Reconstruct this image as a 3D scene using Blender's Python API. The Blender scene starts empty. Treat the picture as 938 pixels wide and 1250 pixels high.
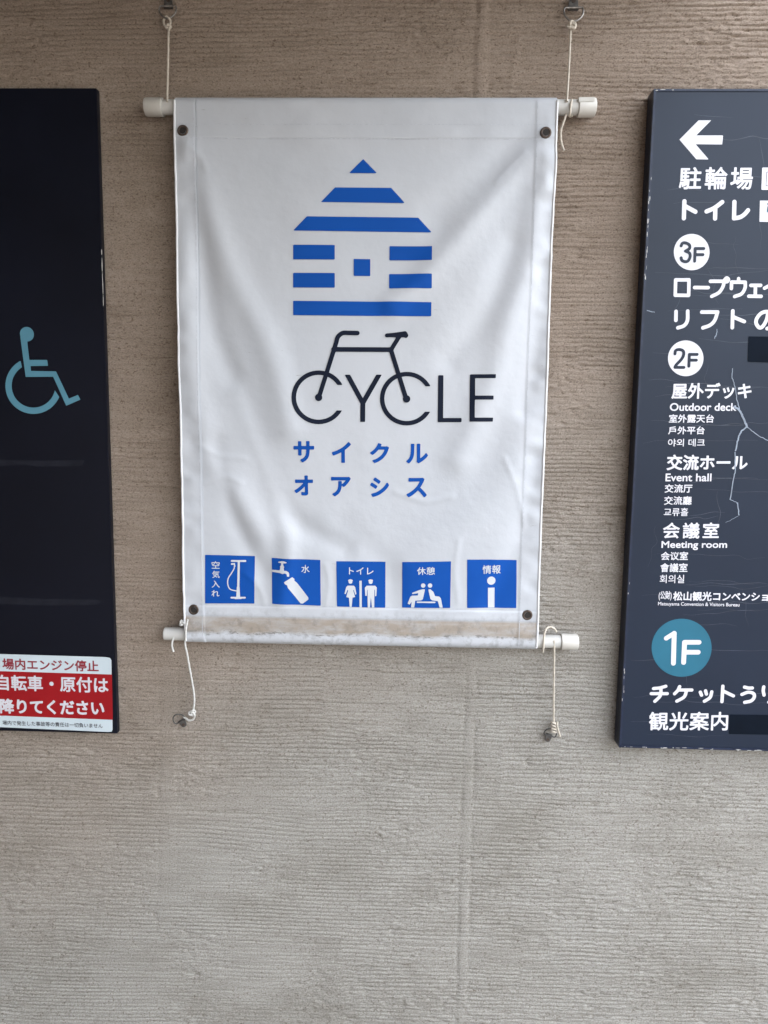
import bpy, bmesh, math
import numpy as np
from mathutils import Matrix, Vector

S = bpy.context.scene
COL = S.collection
R = math.radians
rng = np.random.default_rng(7)

# ------------------------------------------------------------------ camera
# The wall's face is the plane y = 0 (metres, z = height over the pavement).
CAM = np.array([0.0, -1.2, 1.60])
FPX = 900.0                       # focal length in photo pixels (938 x 1250)
PITCH, YAW, ROLL = R(6.86), R(1.59), R(-0.71)
def _rx(a): c, s = math.cos(a), math.sin(a); return np.array([[1, 0, 0], [0, c, -s], [0, s, c]])
def _ry(a): c, s = math.cos(a), math.sin(a); return np.array([[c, 0, s], [0, 1, 0], [-s, 0, c]])
def _rz(a): c, s = math.cos(a), math.sin(a); return np.array([[c, -s, 0], [s, c, 0], [0, 0, 1]])
CR = _rz(YAW) @ _rx(-PITCH) @ _ry(ROLL)
cd = bpy.data.cameras.new('camera'); cam = bpy.data.objects.new('camera', cd); COL.objects.link(cam)
cd.sensor_fit = 'VERTICAL'; cd.sensor_height = 36; cd.lens = FPX / 1250 * 36
cd.clip_start = 0.02; cd.clip_end = 500
M = Matrix.Identity(4)
for i in range(3):
    M[i][0] = CR[i, 0]; M[i][1] = CR[i, 2]; M[i][2] = -CR[i, 1]; M[i][3] = CAM[i]
cam.matrix_world = M
S.camera = cam

def W(px, py, off=0.0):
    """survey: (x, z) of the point of the plane y = -off that the photo shows at a pixel"""
    d = CR @ np.array([px - 469.0, FPX, -(py - 625.0)])
    t = (-off - CAM[1]) / d[1]
    return CAM[0] + d[0] * t, CAM[2] + d[2] * t

# ------------------------------------------------------------------ light
SUN_EL, SUN_AZ = R(52), R(30)    # azimuth from +y towards +x
w = bpy.data.worlds.new('World'); S.world = w; w.use_nodes = True
nt = w.node_tree
sky = nt.nodes.new('ShaderNodeTexSky'); sky.sky_type = 'NISHITA'; sky.sun_disc = False
sky.sun_elevation = SUN_EL; sky.sun_rotation = SUN_AZ
sky.dust_density = 4.0; sky.air_density = 1.3; sky.ozone_density = 0.6
bg = nt.nodes['Background']; bg.inputs['Strength'].default_value = 0.12
hs = nt.nodes.new('ShaderNodeHueSaturation'); hs.inputs['Saturation'].default_value = .34   # thin overcast greys the sky
nt.links.new(sky.outputs[0], hs.inputs['Color']); nt.links.new(hs.outputs[0], bg.inputs['Color'])
sl = bpy.data.lights.new('sun', 'SUN'); sl.energy = 1.0; sl.angle = R(12); sl.color = (1, .95, .88)
so = bpy.data.objects.new('sun', sl); COL.objects.link(so)
sd = Vector((math.sin(SUN_AZ) * math.cos(SUN_EL), math.cos(SUN_AZ) * math.cos(SUN_EL), math.sin(SUN_EL)))
so.rotation_euler = sd.to_track_quat('Z', 'Y').to_euler(); so.location = sd * 20
S.view_settings.view_transform = 'Standard'; S.view_settings.look = 'None'
S.view_settings.exposure = 3.87; S.view_settings.gamma = 1
S.render.engine = 'CYCLES'
S.cycles.use_denoising = True
S.cycles.max_bounces = 8; S.cycles.diffuse_bounces = 5

# ------------------------------------------------------------------ materials
def mat(name, col, rough=.6, var=.0, scale=20, bump=0., bscale=200, metal=0, spec=.5, tint=None, coat=0):
    m = bpy.data.materials.new(name); m.use_nodes = True
    n = m.node_tree; p = n.nodes['Principled BSDF']; L = n.links.new
    p.inputs['Roughness'].default_value = rough; p.inputs['Metallic'].default_value = metal
    p.inputs['Specular IOR Level'].default_value = spec
    p.inputs['Coat Weight'].default_value = coat
    p.inputs['Base Color'].default_value = (*col, 1)
    tc = n.nodes.new('ShaderNodeTexCoord')
    if var or tint:
        t = n.nodes.new('ShaderNodeTexNoise'); t.inputs['Scale'].default_value = scale; t.inputs['Detail'].default_value = 6
        L(tc.outputs['Object'], t.inputs['Vector'])
        r = n.nodes.new('ShaderNodeValToRGB'); r.color_ramp.elements[0].position = .3; r.color_ramp.elements[1].position = .7
        a = tint or tuple(c * (1 - var) for c in col)
        r.color_ramp.elements[0].color = (*a, 1)
        r.color_ramp.elements[1].color = (*[min(1, c * (1 + var)) for c in col], 1)
        L(t.outputs['Fac'], r.inputs['Fac']); L(r.outputs['Color'], p.inputs['Base Color'])
    if bump:
        t2 = n.nodes.new('ShaderNodeTexNoise'); t2.inputs['Scale'].default_value = bscale; t2.inputs['Detail'].default_value = 4
        L(tc.outputs['Object'], t2.inputs['Vector'])
        b = n.nodes.new('ShaderNodeBump'); b.inputs['Distance'].default_value = bump
        L(t2.outputs['Fac'], b.inputs['Height']); L(b.outputs['Normal'], p.inputs['Normal'])
    return m

def wall_material():
    m = bpy.data.materials.new('combed_plaster'); m.use_nodes = True
    n = m.node_tree; p = n.nodes['Principled BSDF']; L = n.links.new
    p.inputs['Roughness'].default_value = .92; p.inputs['Specular IOR Level'].default_value = .25
    tc = n.nodes.new('ShaderNodeTexCoord')
    def noise(scale, detail, sx=1, sz=1, rough=.5):
        mp = n.nodes.new('ShaderNodeMapping'); mp.inputs['Scale'].default_value = (sx, 1, sz)
        t = n.nodes.new('ShaderNodeTexNoise'); t.inputs['Scale'].default_value = scale; t.inputs['Detail'].default_value = detail
        t.inputs['Roughness'].default_value = rough
        L(tc.outputs['Object'], mp.inputs['Vector']); L(mp.outputs['Vector'], t.inputs['Vector']); return t.outputs['Fac']
    def ramp(f, p0, c0, p1, c1):
        r = n.nodes.new('ShaderNodeValToRGB'); e = r.color_ramp.elements
        e[0].position = p0; e[0].color = (*c0, 1); e[1].position = p1; e[1].color = (*c1, 1); L(f, r.inputs['Fac']); return r.outputs['Color']
    def mul(a, b, blend='MULTIPLY', fac=1.0):
        x = n.nodes.new('ShaderNodeMix'); x.data_type = 'RGBA'; x.blend_type = blend; x.inputs[0].default_value = fac
        L(a, x.inputs[6]); L(b, x.inputs[7]); return x.outputs[2]
    # upper wall keeps its warm brown coat, lower wall is weathered to grey cement
    warm = ramp(noise(2.2, 5), .3, (.345, .275, .222), .7, (.395, .32, .262))
    grey = ramp(noise(2.6, 5), .3, (.365, .347, .316), .7, (.42, .402, .37))
    sp = n.nodes.new('ShaderNodeSeparateXYZ'); L(tc.outputs['Object'], sp.inputs[0])
    def mth(op, a, b):
        x = n.nodes.new('ShaderNodeMath'); x.operation = op
        for i, v in enumerate((a, b)):
            if isinstance(v, (int, float)): x.inputs[i].default_value = v
            else: L(v, x.inputs[i])
        return x.outputs[0]
    zz = mth('ADD', sp.outputs[2], mth('MULTIPLY', mth('SUBTRACT', noise(1.7, 5), .5), .8))
    zz = mth('SUBTRACT', zz, mth('MULTIPLY', sp.outputs[0], .6))
    mr = n.nodes.new('ShaderNodeMapRange'); mr.interpolation_type = 'SMOOTHSTEP'
    mr.inputs[1].default_value = .95; mr.inputs[2].default_value = 1.75; L(zz, mr.inputs[0])
    mx = n.nodes.new('ShaderNodeMix'); mx.data_type = 'RGBA'; L(mr.outputs[0], mx.inputs[0]); L(grey, mx.inputs[6]); L(warm, mx.inputs[7])
    base = mx.outputs[2]
    streak = ramp(noise(9, 5, 1, 8), .35, (.92, .915, .905), .62, (1.03, 1.03, 1.03))
    grain = ramp(noise(380, 4, 1, 1.5, .7), .36, (.72, .70, .67), .60, (1.12, 1.12, 1.12))
    c = mul(mul(base, streak), grain)
    specks = ramp(noise(230, 3, 1, 1.7), .59, (1, 1, 1), .67, (.58, .54, .50))
    c = mul(c, specks)
    # broad damp and dirt stains, and short dark torn lines
    c = mul(c, ramp(noise(3.6, 6, 1, 1.4, .65), .36, (.86, .85, .83), .52, (1.03, 1.03, 1.03)))
    c = mul(c, ramp(noise(60, 4, .32, 4.2, .6), .63, (1, 1, 1), .72, (.62, .58, .54)))
    L(c, p.inputs['Base Color'])
    b = n.nodes.new('ShaderNodeBump'); b.inputs['Distance'].default_value = .0034; b.inputs['Strength'].default_value = 1.0
    L(noise(380, 6, 1, 1.5, .72), b.inputs['Height']); L(b.outputs['Normal'], p.inputs['Normal'])
    return m

def vinyl_material(zb, zt):
    """white tarpaulin; brown grime is baked on around the bottom sleeve, faint scuffs elsewhere"""
    m = bpy.data.materials.new('white_tarpaulin'); m.use_nodes = True
    n = m.node_tree; p = n.nodes['Principled BSDF']; L = n.links.new
    p.inputs['Roughness'].default_value = .42; p.inputs['Specular IOR Level'].default_value = .35
    tc = n.nodes.new('ShaderNodeTexCoord'); sp = n.nodes.new('ShaderNodeSeparateXYZ'); L(tc.outputs['Object'], sp.inputs[0])
    def noise(scale, detail, sx=1, sz=1, rough=.5):
        mp = n.nodes.new('ShaderNodeMapping'); mp.inputs['Scale'].default_value = (sx, 1, sz)
        t = n.nodes.new('ShaderNodeTexNoise'); t.inputs['Scale'].default_value = scale; t.inputs['Detail'].default_value = detail
        t.inputs['Roughness'].default_value = rough
        L(tc.outputs['Object'], mp.inputs['Vector']); L(mp.outputs['Vector'], t.inputs['Vector']); return t.outputs['Fac']
    def mth(op, a, b=None, c=None):
        x = n.nodes.new('ShaderNodeMath'); x.operation = op; x.use_clamp = False
        for i, v in enumerate((a, b, c)):
            if v is None: continue
            if isinstance(v, (int, float)): x.inputs[i].default_value = v
            else: L(v, x.inputs[i])
        return x.outputs[0]
    def mr(v, a, b, c=0., d=1.):
        x = n.nodes.new('ShaderNodeMapRange'); x.inputs[1].default_value = a; x.inputs[2].default_value = b
        x.inputs[3].default_value = c; x.inputs[4].default_value = d; L(v, x.inputs[0]); return x.outputs[0]
    z = sp.outputs[2]
    zw = mth('ADD', z, mth('MULTIPLY', mth('SUBTRACT', noise(30, 5), .5), .016))
    up = mr(z, zt - .001, zt + .0035, 1, 0)
    dn = mr(zw, zb - .003, zb + .003)
    band = mth('MULTIPLY', up, dn)
    band = mth('MULTIPLY', band, mr(noise(24, 6, 1, 2.5, .6), .36, .56, .62, 1.0))
    scuff = mth('MULTIPLY', mr(noise(90, 6, .5, 2.2, .7), .60, .66), mr(zw, zb - .03, zb + .035, 1, 0))
    scuff = mth('MULTIPLY', scuff, mr(noise(9, 2), .50, .62))
    fringe = mth('MULTIPLY', mth('MULTIPLY', mr(zw, zb - .006, zb - .001), mr(zw, zb + .001, zb + .006, 1, 0)), mr(noise(170, 5, .6, 1.5, .7), .50, .60))
    hemdirt = mth('MULTIPLY', mr(zw, zt - .002, zt + .02, .40, 0), mr(noise(70, 6, 1, .8, .7), .50, .66))
    mid = mth('MULTIPLY', mr(noise(150, 5, .25, 2.2, .65), .685, .72, 0, .5), mr(noise(7, 2), .54, .62))
    g = mth('MAXIMUM', mth('MAXIMUM', hemdirt, mid), mth('MAXIMUM', mth('MULTIPLY', scuff, .45), mth('MULTIPLY', fringe, .75)))
    def mix(f, a, b):
        x = n.nodes.new('ShaderNodeMix'); x.data_type = 'RGBA'; L(f, x.inputs[0])
        if isinstance(a, tuple): x.inputs[6].default_value = (*a, 1)
        else: L(a, x.inputs[6])
        x.inputs[7].default_value = (*b, 1); return x.outputs[2]
    r = n.nodes.new('ShaderNodeValToRGB'); e = r.color_ramp.elements
    e[0].position = .3; e[0].color = (.475, .493, .525, 1); e[1].position = .7; e[1].color = (.525, .540, .570, 1)
    L(noise(5, 4), r.inputs['Fac'])
    c = mix(band, r.outputs['Color'], (.32, .275, .23))
    c = mix(g, c, (.13, .12, .11))
    L(c, p.inputs['Base Color'])
    b = n.nodes.new('ShaderNodeBump'); b.inputs['Distance'].default_value = .0006
    L(noise(60, 4), b.inputs['Height']); L(b.outputs['Normal'], p.inputs['Normal'])
    return m

MW = wall_material()
M_BLUE = mat('blue_print', (.007, .072, .335), .55, .08, 9, spec=.08)
M_BLACK = mat('black_print', (.008, .012, .025), .55, .15, 12, spec=.1)
M_WPRINT = mat('white_print', (.56, .58, .61), .5, .05, 15, spec=.3)
M_PIPE = mat('white_pvc_pipe', (.56, .55, .53), .45, .08, 14, .0003, 60, tint=(.47, .455, .42))
M_CAP = mat('white_pvc_cap', (.58, .56, .52), .4, .08, 18, tint=(.49, .465, .42))
M_WELT = mat('white_edge_welt', (.66, .66, .67), .45, .06, 40)
M_STITCH = mat('grey_thread', (.47, .49, .53), .8, .2, 300)
M_BRONZE = mat('tarnished_brass', (.085, .062, .05), .5, .35, 160, .0004, 400, metal=.6)
M_HOLE_SHADE = mat('eyelet_hole_shade', (.018, .014, .012), .8)
M_CORD = mat('cream_cord', (.56, .50, .42), .85, .12, 300, .0006, 700)
M_CORDW = mat('white_cord', (.58, .57, .54), .8, .12, 300, .0006, 700)
M_STEEL = mat('weathered_steel', (.33, .31, .29), .38, .35, 150, metal=.9)
M_PLATE = mat('dull_steel_plate', (.10, .095, .09), .5, .35, 150, metal=.5)
M_RSIGN = mat('slate_sign_face', (.0125, .0195, .036), .34, .10, 5, .00025, 12, spec=.19)
M_LSIGN = mat('dark_navy_sign_face', (.0042, .0054, .0115), .40, .25, 4, .0003, 10, spec=.22)
M_FRAME = mat('dark_navy_frame', (.010, .017, .040), .38, .25, 90, .0006, 150, spec=.3)
M_CHIP = mat('bare_chipped_metal', (.45, .44, .42), .5, .3, 300)
M_SWHITE = mat('sign_white_print', (.62, .61, .65), .45, .05, 40)
M_TEAL = mat('teal_print', (.022, .125, .19), .5, .08, 12, spec=.2)
M_EMBLEM = mat('pale_blue_print', (.085, .24, .32), .5, .06, 20)
M_RED = mat('red_print', (.30, .009, .013), .5, .07, 12, spec=.2)
M_CRIMSON = mat('crimson_print', (.25, .022, .036), .5)
M_STICK = mat('white_sticker', (.56, .64, .68), .42, .05, 14)
M_BTXT = mat('dark_print', (.05, .05, .06), .5)
M_MASK = mat('black_masking_tape', (.003, .006, .012), .75, .2, 20, spec=.08)
M_CRACK = mat('crack_edge', (.22, .26, .32), .6, .3, 100)
M_SCR = mat('hairline_scratch', (.036, .045, .066), .55, .5, 60)
M_TAPE = mat('tape_residue', (.0068, .0078, .0130), .6, .5, 45, tint=(.0043, .0054, .0112), spec=.25)
M_PAVE = mat('pavement', (.09, .083, .076), .85, .12, 3, .002, 60)
M_CEIL = mat('ceiling_boards', (.085, .058, .040), .8, .15, 3)

# ------------------------------------------------------------------ helpers
def link(name, me, m, parent=None, smooth=False, **props):
    o = bpy.data.objects.new(name, me); COL.objects.link(o)
    if m is not None and not me.materials: me.materials.append(m)
    if smooth: me.shade_smooth()
    if parent is not None: o.parent = parent; o.matrix_parent_inverse = parent.matrix_world.inverted()
    for k, v in props.items(): o[k] = v
    return o

def empty(name, loc, label, cat, group=None):
    o = bpy.data.objects.new(name, None); COL.objects.link(o)
    o.location = loc; o.empty_display_size = .05
    o.matrix_world = Matrix.Translation(loc)
    o['label'] = label; o['category'] = cat
    if group: o['group'] = group
    return o

def mesh(v, f):
    me = bpy.data.meshes.new('m'); me.from_pydata([tuple(map(float, p)) for p in v], [], f); me.update(); return me

def box(x0, x1, y0, y1, z0, z1, bevel=0):
    bm = bmesh.new(); bmesh.ops.create_cube(bm, size=1)
    for v in bm.verts:
        v.co = Vector((x0 + (v.co.x + .5) * (x1 - x0), y0 + (v.co.y + .5) * (y1 - y0), z0 + (v.co.z + .5) * (z1 - z0)))
    if bevel: bmesh.ops.bevel(bm, geom=bm.edges[:] , offset=bevel, segments=2, affect='EDGES')
    me = bpy.data.meshes.new('m'); bm.to_mesh(me); bm.free(); return me

def smooth_path(pts, n=8):
    P = [np.array(p, float) for p in pts]; P = [2 * P[0] - P[1]] + P + [2 * P[-1] - P[-2]]; out = []
    for i in range(1, len(P) - 2):
        a, b, c, d = P[i - 1:i + 3]
        for k in range(n):
            t = k / n
            out.append(.5 * ((2 * b) + (c - a) * t + (2 * a - 5 * b + 4 * c - d) * t * t + (3 * b - a - 3 * c + d) * t ** 3))
    out.append(P[-2]); return np.array(out)

def tube(pts, r, seg=8, n=8, closed=False, raw=False, twist=0):
    P = np.array(pts, float) if raw else smooth_path(pts, n)
    k = len(P); V, F = [], []
    up = np.array([0, 1., 0.03])
    for i in range(k):
        t = (P[(i + 1) % k] - P[i - 1]) if closed else P[min(i + 1, k - 1)] - P[max(i - 1, 0)]
        t = t / (np.linalg.norm(t) + 1e-12)
        a = np.cross(t, up); a /= np.linalg.norm(a) + 1e-9; b = np.cross(t, a); up = b if False else up
        rr = r[i] if hasattr(r, '__len__') else r
        for s in range(seg):
            q = 2 * math.pi * s / seg
            r2 = rr * (1 + (.16 * math.cos(3 * q + twist * i) if twist else 0))
            V.append(P[i] + r2 * (math.cos(q) * a + math.sin(q) * b))
    for i in range(k if closed else k - 1):
        for s in range(seg):
            j = (i + 1) % k; s2 = (s + 1) % seg
            F.append((i * seg + s, i * seg + s2, j * seg + s2, j * seg + s))
    if not closed:
        F.append(tuple(range(seg))); F.append(tuple((k - 1) * seg + s for s in reversed(range(seg))))
    return V, F

def join(parts):
    V, F = [], []
    for v, f in parts:
        o = len(V); V += list(v); F += [tuple(i + o for i in q) for q in f]
    return mesh(V, F)

def lathe_x(prof, cx, cy, cz, seg=32):
    """profile [(x, r)] spun round a horizontal axis along x"""
    V, F = [], []
    for x, r in prof:
        for s in range(seg):
            a = 2 * math.pi * s / seg; V.append((x, cy + r * math.cos(a), cz + r * math.sin(a)))
    for i in range(len(prof) - 1):
        for s in range(seg):
            s2 = (s + 1) % seg; F.append((i * seg + s, i * seg + s2, (i + 1) * seg + s2, (i + 1) * seg + s))
    F.append(tuple(range(seg))[::-1]); F.append(tuple((len(prof) - 1) * seg + s for s in range(seg)))
    return mesh(V, F)

# ---- printed shapes: a signed distance field turned into a sheet of small faces
def poly_segs(pts):
    P = np.array(pts, float); return np.hstack([P, np.roll(P, -1, 0)])

def seg_dist(X, Z, A):
    """min distance of points to segments A (n,4)"""
    d = np.full(X.shape, 1e9)
    for i in range(0, len(A), 64):
        a = A[i:i + 64]; ax, az, bx, bz = (a[:, k][:, None] for k in range(4))
        ux, uz = bx - ax, bz - az; l2 = ux * ux + uz * uz + 1e-18
        t = np.clip(((X - ax) * ux + (Z - az) * uz) / l2, 0, 1)
        d = np.minimum(d, np.sqrt((X - ax - t * ux) ** 2 + (Z - az - t * uz) ** 2).min(0))
    return d

def winding(X, Z, A):
    wn = np.zeros(X.shape)
    for i in range(0, len(A), 64):
        a = A[i:i + 64]; ax, az, bx, bz = (a[:, k][:, None] for k in range(4))
        right = (ax <= X) & (X < bx); left = (bx <= X) & (X < ax)
        with np.errstate(divide='ignore', invalid='ignore'):
            zc = az + (X - ax) / (bx - ax) * (bz - az)
        hit = zc > Z
        wn += (right & hit).sum(0); wn -= (left & hit).sum(0)
    return wn

def sdf_sheet(areas, strokes, cell, grow=0., maxrun=.006, cut=None):
    """areas: list of (segments, ) filled by winding; strokes: list of (polyline, radius); cut: likewise strokes/areas removed.
    returns 2-D vertices and faces"""
    pts = [np.vstack([a[:, :2], a[:, 2:]]) for a in areas] + [np.array(p, float).reshape(-1, 2) for p, r in strokes]
    rmax = max([grow] + [r for p, r in strokes])
    allp = np.vstack(pts); lo = allp.min(0) - rmax - 2 * cell; hi = allp.max(0) + rmax + 2 * cell
    nx, nz = int((hi[0] - lo[0]) / cell) + 2, int((hi[1] - lo[1]) / cell) + 2
    gx = lo[0] + np.arange(nx) * cell; gz = lo[1] + np.arange(nz) * cell
    D = np.full((nx, nz), 1e3)
    def stroke_segs(p):
        p = np.array(p, float).reshape(-1, 2)
        return np.hstack([p[:-1], p[1:]]) if len(p) > 1 else np.hstack([p, p + 1e-9])
    for i0 in range(0, nx, 24):
        i1 = min(nx, i0 + 24); X, Z = np.meshgrid(gx[i0:i1], gz, indexing='ij'); sh = X.shape; X = X.ravel()[None]; Z = Z.ravel()[None]
        d = np.full(X.shape[1], 1e3); mar = rmax + 4 * cell
        for A in areas:
            x0 = np.minimum(A[:, 0], A[:, 2]); x1 = np.maximum(A[:, 0], A[:, 2])
            B = A[(x1 > gx[i0] - mar) & (x0 < gx[i1 - 1] + mar)]
            if len(B) == 0: continue
            dd = seg_dist(X, Z, B); wn = winding(X, Z, B)
            d = np.minimum(d, np.where(wn != 0, -dd, dd) - grow)
        for p, r in strokes:
            A = stroke_segs(p)
            if max(A[:, 0].max(), A[:, 2].max()) < gx[i0] - mar or min(A[:, 0].min(), A[:, 2].min()) > gx[i1 - 1] + mar: continue
            d = np.minimum(d, seg_dist(X, Z, A) - r)
        for c in (cut or []):
            if isinstance(c, tuple): e = seg_dist(X, Z, stroke_segs(c[0])) - c[1]
            else:
                e = seg_dist(X, Z, c); e = np.where(winding(X, Z, c) != 0, -e, e)
            d = np.maximum(d, -e)
        D[i0:i1] = d.reshape(sh)
    D[np.abs(D) < cell * 1e-4] = -cell * 1e-4
    V, F, idx = [], [], {}
    def vert(key, x, z):
        k = idx.get(key)
        if k is None: k = idx[key] = len(V); V.append((x, z))
        return k
    I = D < 0
    cnt = I[:-1, :-1].astype(int) + I[1:, :-1] + I[1:, 1:] + I[:-1, 1:]
    mr = max(1, int(maxrun / cell))
    for j in range(nz - 1):                       # rows
        row = cnt[:, j]; i = 0; fl = np.flatnonzero(row)
        k = 0
        while k < len(fl):
            i = fl[k]
            if row[i] == 4:
                e = i
                while e + 1 < nx - 1 and row[e + 1] == 4 and e + 1 - i < mr: e += 1
                q = [(i, j), (e + 1, j), (e + 1, j + 1), (i, j + 1)]
                F.append(tuple(vert(c, gx[c[0]], gz[c[1]]) for c in q)); k += e - i + 1
            else:
                cs = [(i, j), (i + 1, j), (i + 1, j + 1), (i, j + 1)]; f = []
                for a in range(4):
                    c, n2 = cs[a], cs[(a + 1) % 4]; da, db = D[c], D[n2]
                    if da < 0: f.append(vert(c, gx[c[0]], gz[c[1]]))
                    if (da < 0) != (db < 0):
                        t = da / (da - db); key = (min(c, n2), max(c, n2))
                        f.append(vert(key, gx[c[0]] + t * (gx[n2[0]] - gx[c[0]]), gz[c[1]] + t * (gz[n2[1]] - gz[c[1]])))
                if len(f) >= 3: F.append(tuple(f))
                k += 1
    return np.array(V), F

_glyph = {}
def outline(txt, track=1.0):
    """letter outlines of the built-in typeface as directed segments in em units"""
    if (txt, track) in _glyph: return _glyph[txt, track]
    c = bpy.data.curves.new('lettering', 'FONT'); c.body = txt; c.size = 1; c.fill_mode = 'NONE'; c.resolution_u = 5
    c.space_character = track
    o = bpy.data.objects.new('lettering', c); COL.objects.link(o)
    dg = bpy.context.evaluated_depsgraph_get(); dg.update()
    me = bpy.data.meshes.new_from_object(o.evaluated_get(dg))
    co = np.array([v.co[:2] for v in me.vertices]); ed = [tuple(e.vertices) for e in me.edges]
    seg = []
    for a, b in ed:
        a, b = (min(a, b), max(a, b)) if abs(a - b) == 1 else (max(a, b), min(a, b))
        seg.append([*co[a], *co[b]])
    bpy.data.objects.remove(o); bpy.data.curves.remove(c); bpy.data.meshes.remove(me)
    _glyph[txt, track] = np.array(seg); return _glyph[txt, track]

def place2d(V, F, surf, flip=False):
    """lift a 2-D sheet (x, z) on a surface function y = surf(x, z); faces look towards -y"""
    y = surf(V[:, 0], V[:, 1])
    return mesh(np.column_stack([V[:, 0], y, V[:, 1]]), F)

def text_segs(txt, x0, yt, yb, x1, yb1, off, track=1.0):
    """ink box in photo pixels: left x, top, bottom, right x, bottom at the right end"""
    A = outline(txt, track).copy()
    lo = np.minimum(A[:, :2].min(0), A[:, 2:].min(0)); hi = np.maximum(A[:, :2].max(0), A[:, 2:].max(0))
    bl = np.array(W(x0, yb, off)); br = np.array(W(x1, yb1, off)); tl = np.array(W(x0, yt, off))
    ex = br - bl; h = tl[1] - bl[1]; n = np.array([-ex[1], ex[0]]) / np.linalg.norm(ex)
    def mp(p):
        u = (p[:, 0] - lo[0]) / (hi[0] - lo[0]); v = (p[:, 1] - lo[1]) / (hi[1] - lo[1])
        return bl + u[:, None] * ex + v[:, None] * h * n
    return np.hstack([mp(A[:, :2]), mp(A[:, 2:])]), h

def pxy(pts, off): return [W(x, y, off) for x, y in pts]
def circ(cx, cy, r, off, n=64, ry=None):
    ry = ry or r
    return pxy([(cx + r * math.cos(2 * math.pi * k / n), cy + ry * math.sin(2 * math.pi * k / n)) for k in range(n)], off)
PX = 1.2 / FPX                                     # about one photo pixel on the wall, in metres

# ------------------------------------------------------------------ the wall
def vnoise(nx, nz, dx, dz, sx, sz, seed):
    """smooth value noise on a regular grid; sx, sz: feature size in metres"""
    g = np.random.default_rng(seed)
    a = np.arange(nx) * dx / sx; b = np.arange(nz) * dz / sz
    G = g.random((int(a[-1]) + 3, int(b[-1]) + 3)) * 2 - 1
    ia, ib = a.astype(int), b.astype(int); fa, fb = a - ia, b - ib
    fa = fa * fa * (3 - 2 * fa); fb = fb * fb * (3 - 2 * fb)
    T = G[ia] * (1 - fa)[:, None] + G[ia + 1] * fa[:, None]
    return T[:, ib] * (1 - fb) + T[:, ib + 1] * fb

def sstep(a, b, x):
    t = np.clip((x - a) / (b - a), 0, 1); return t * t * (3 - 2 * t)

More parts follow.
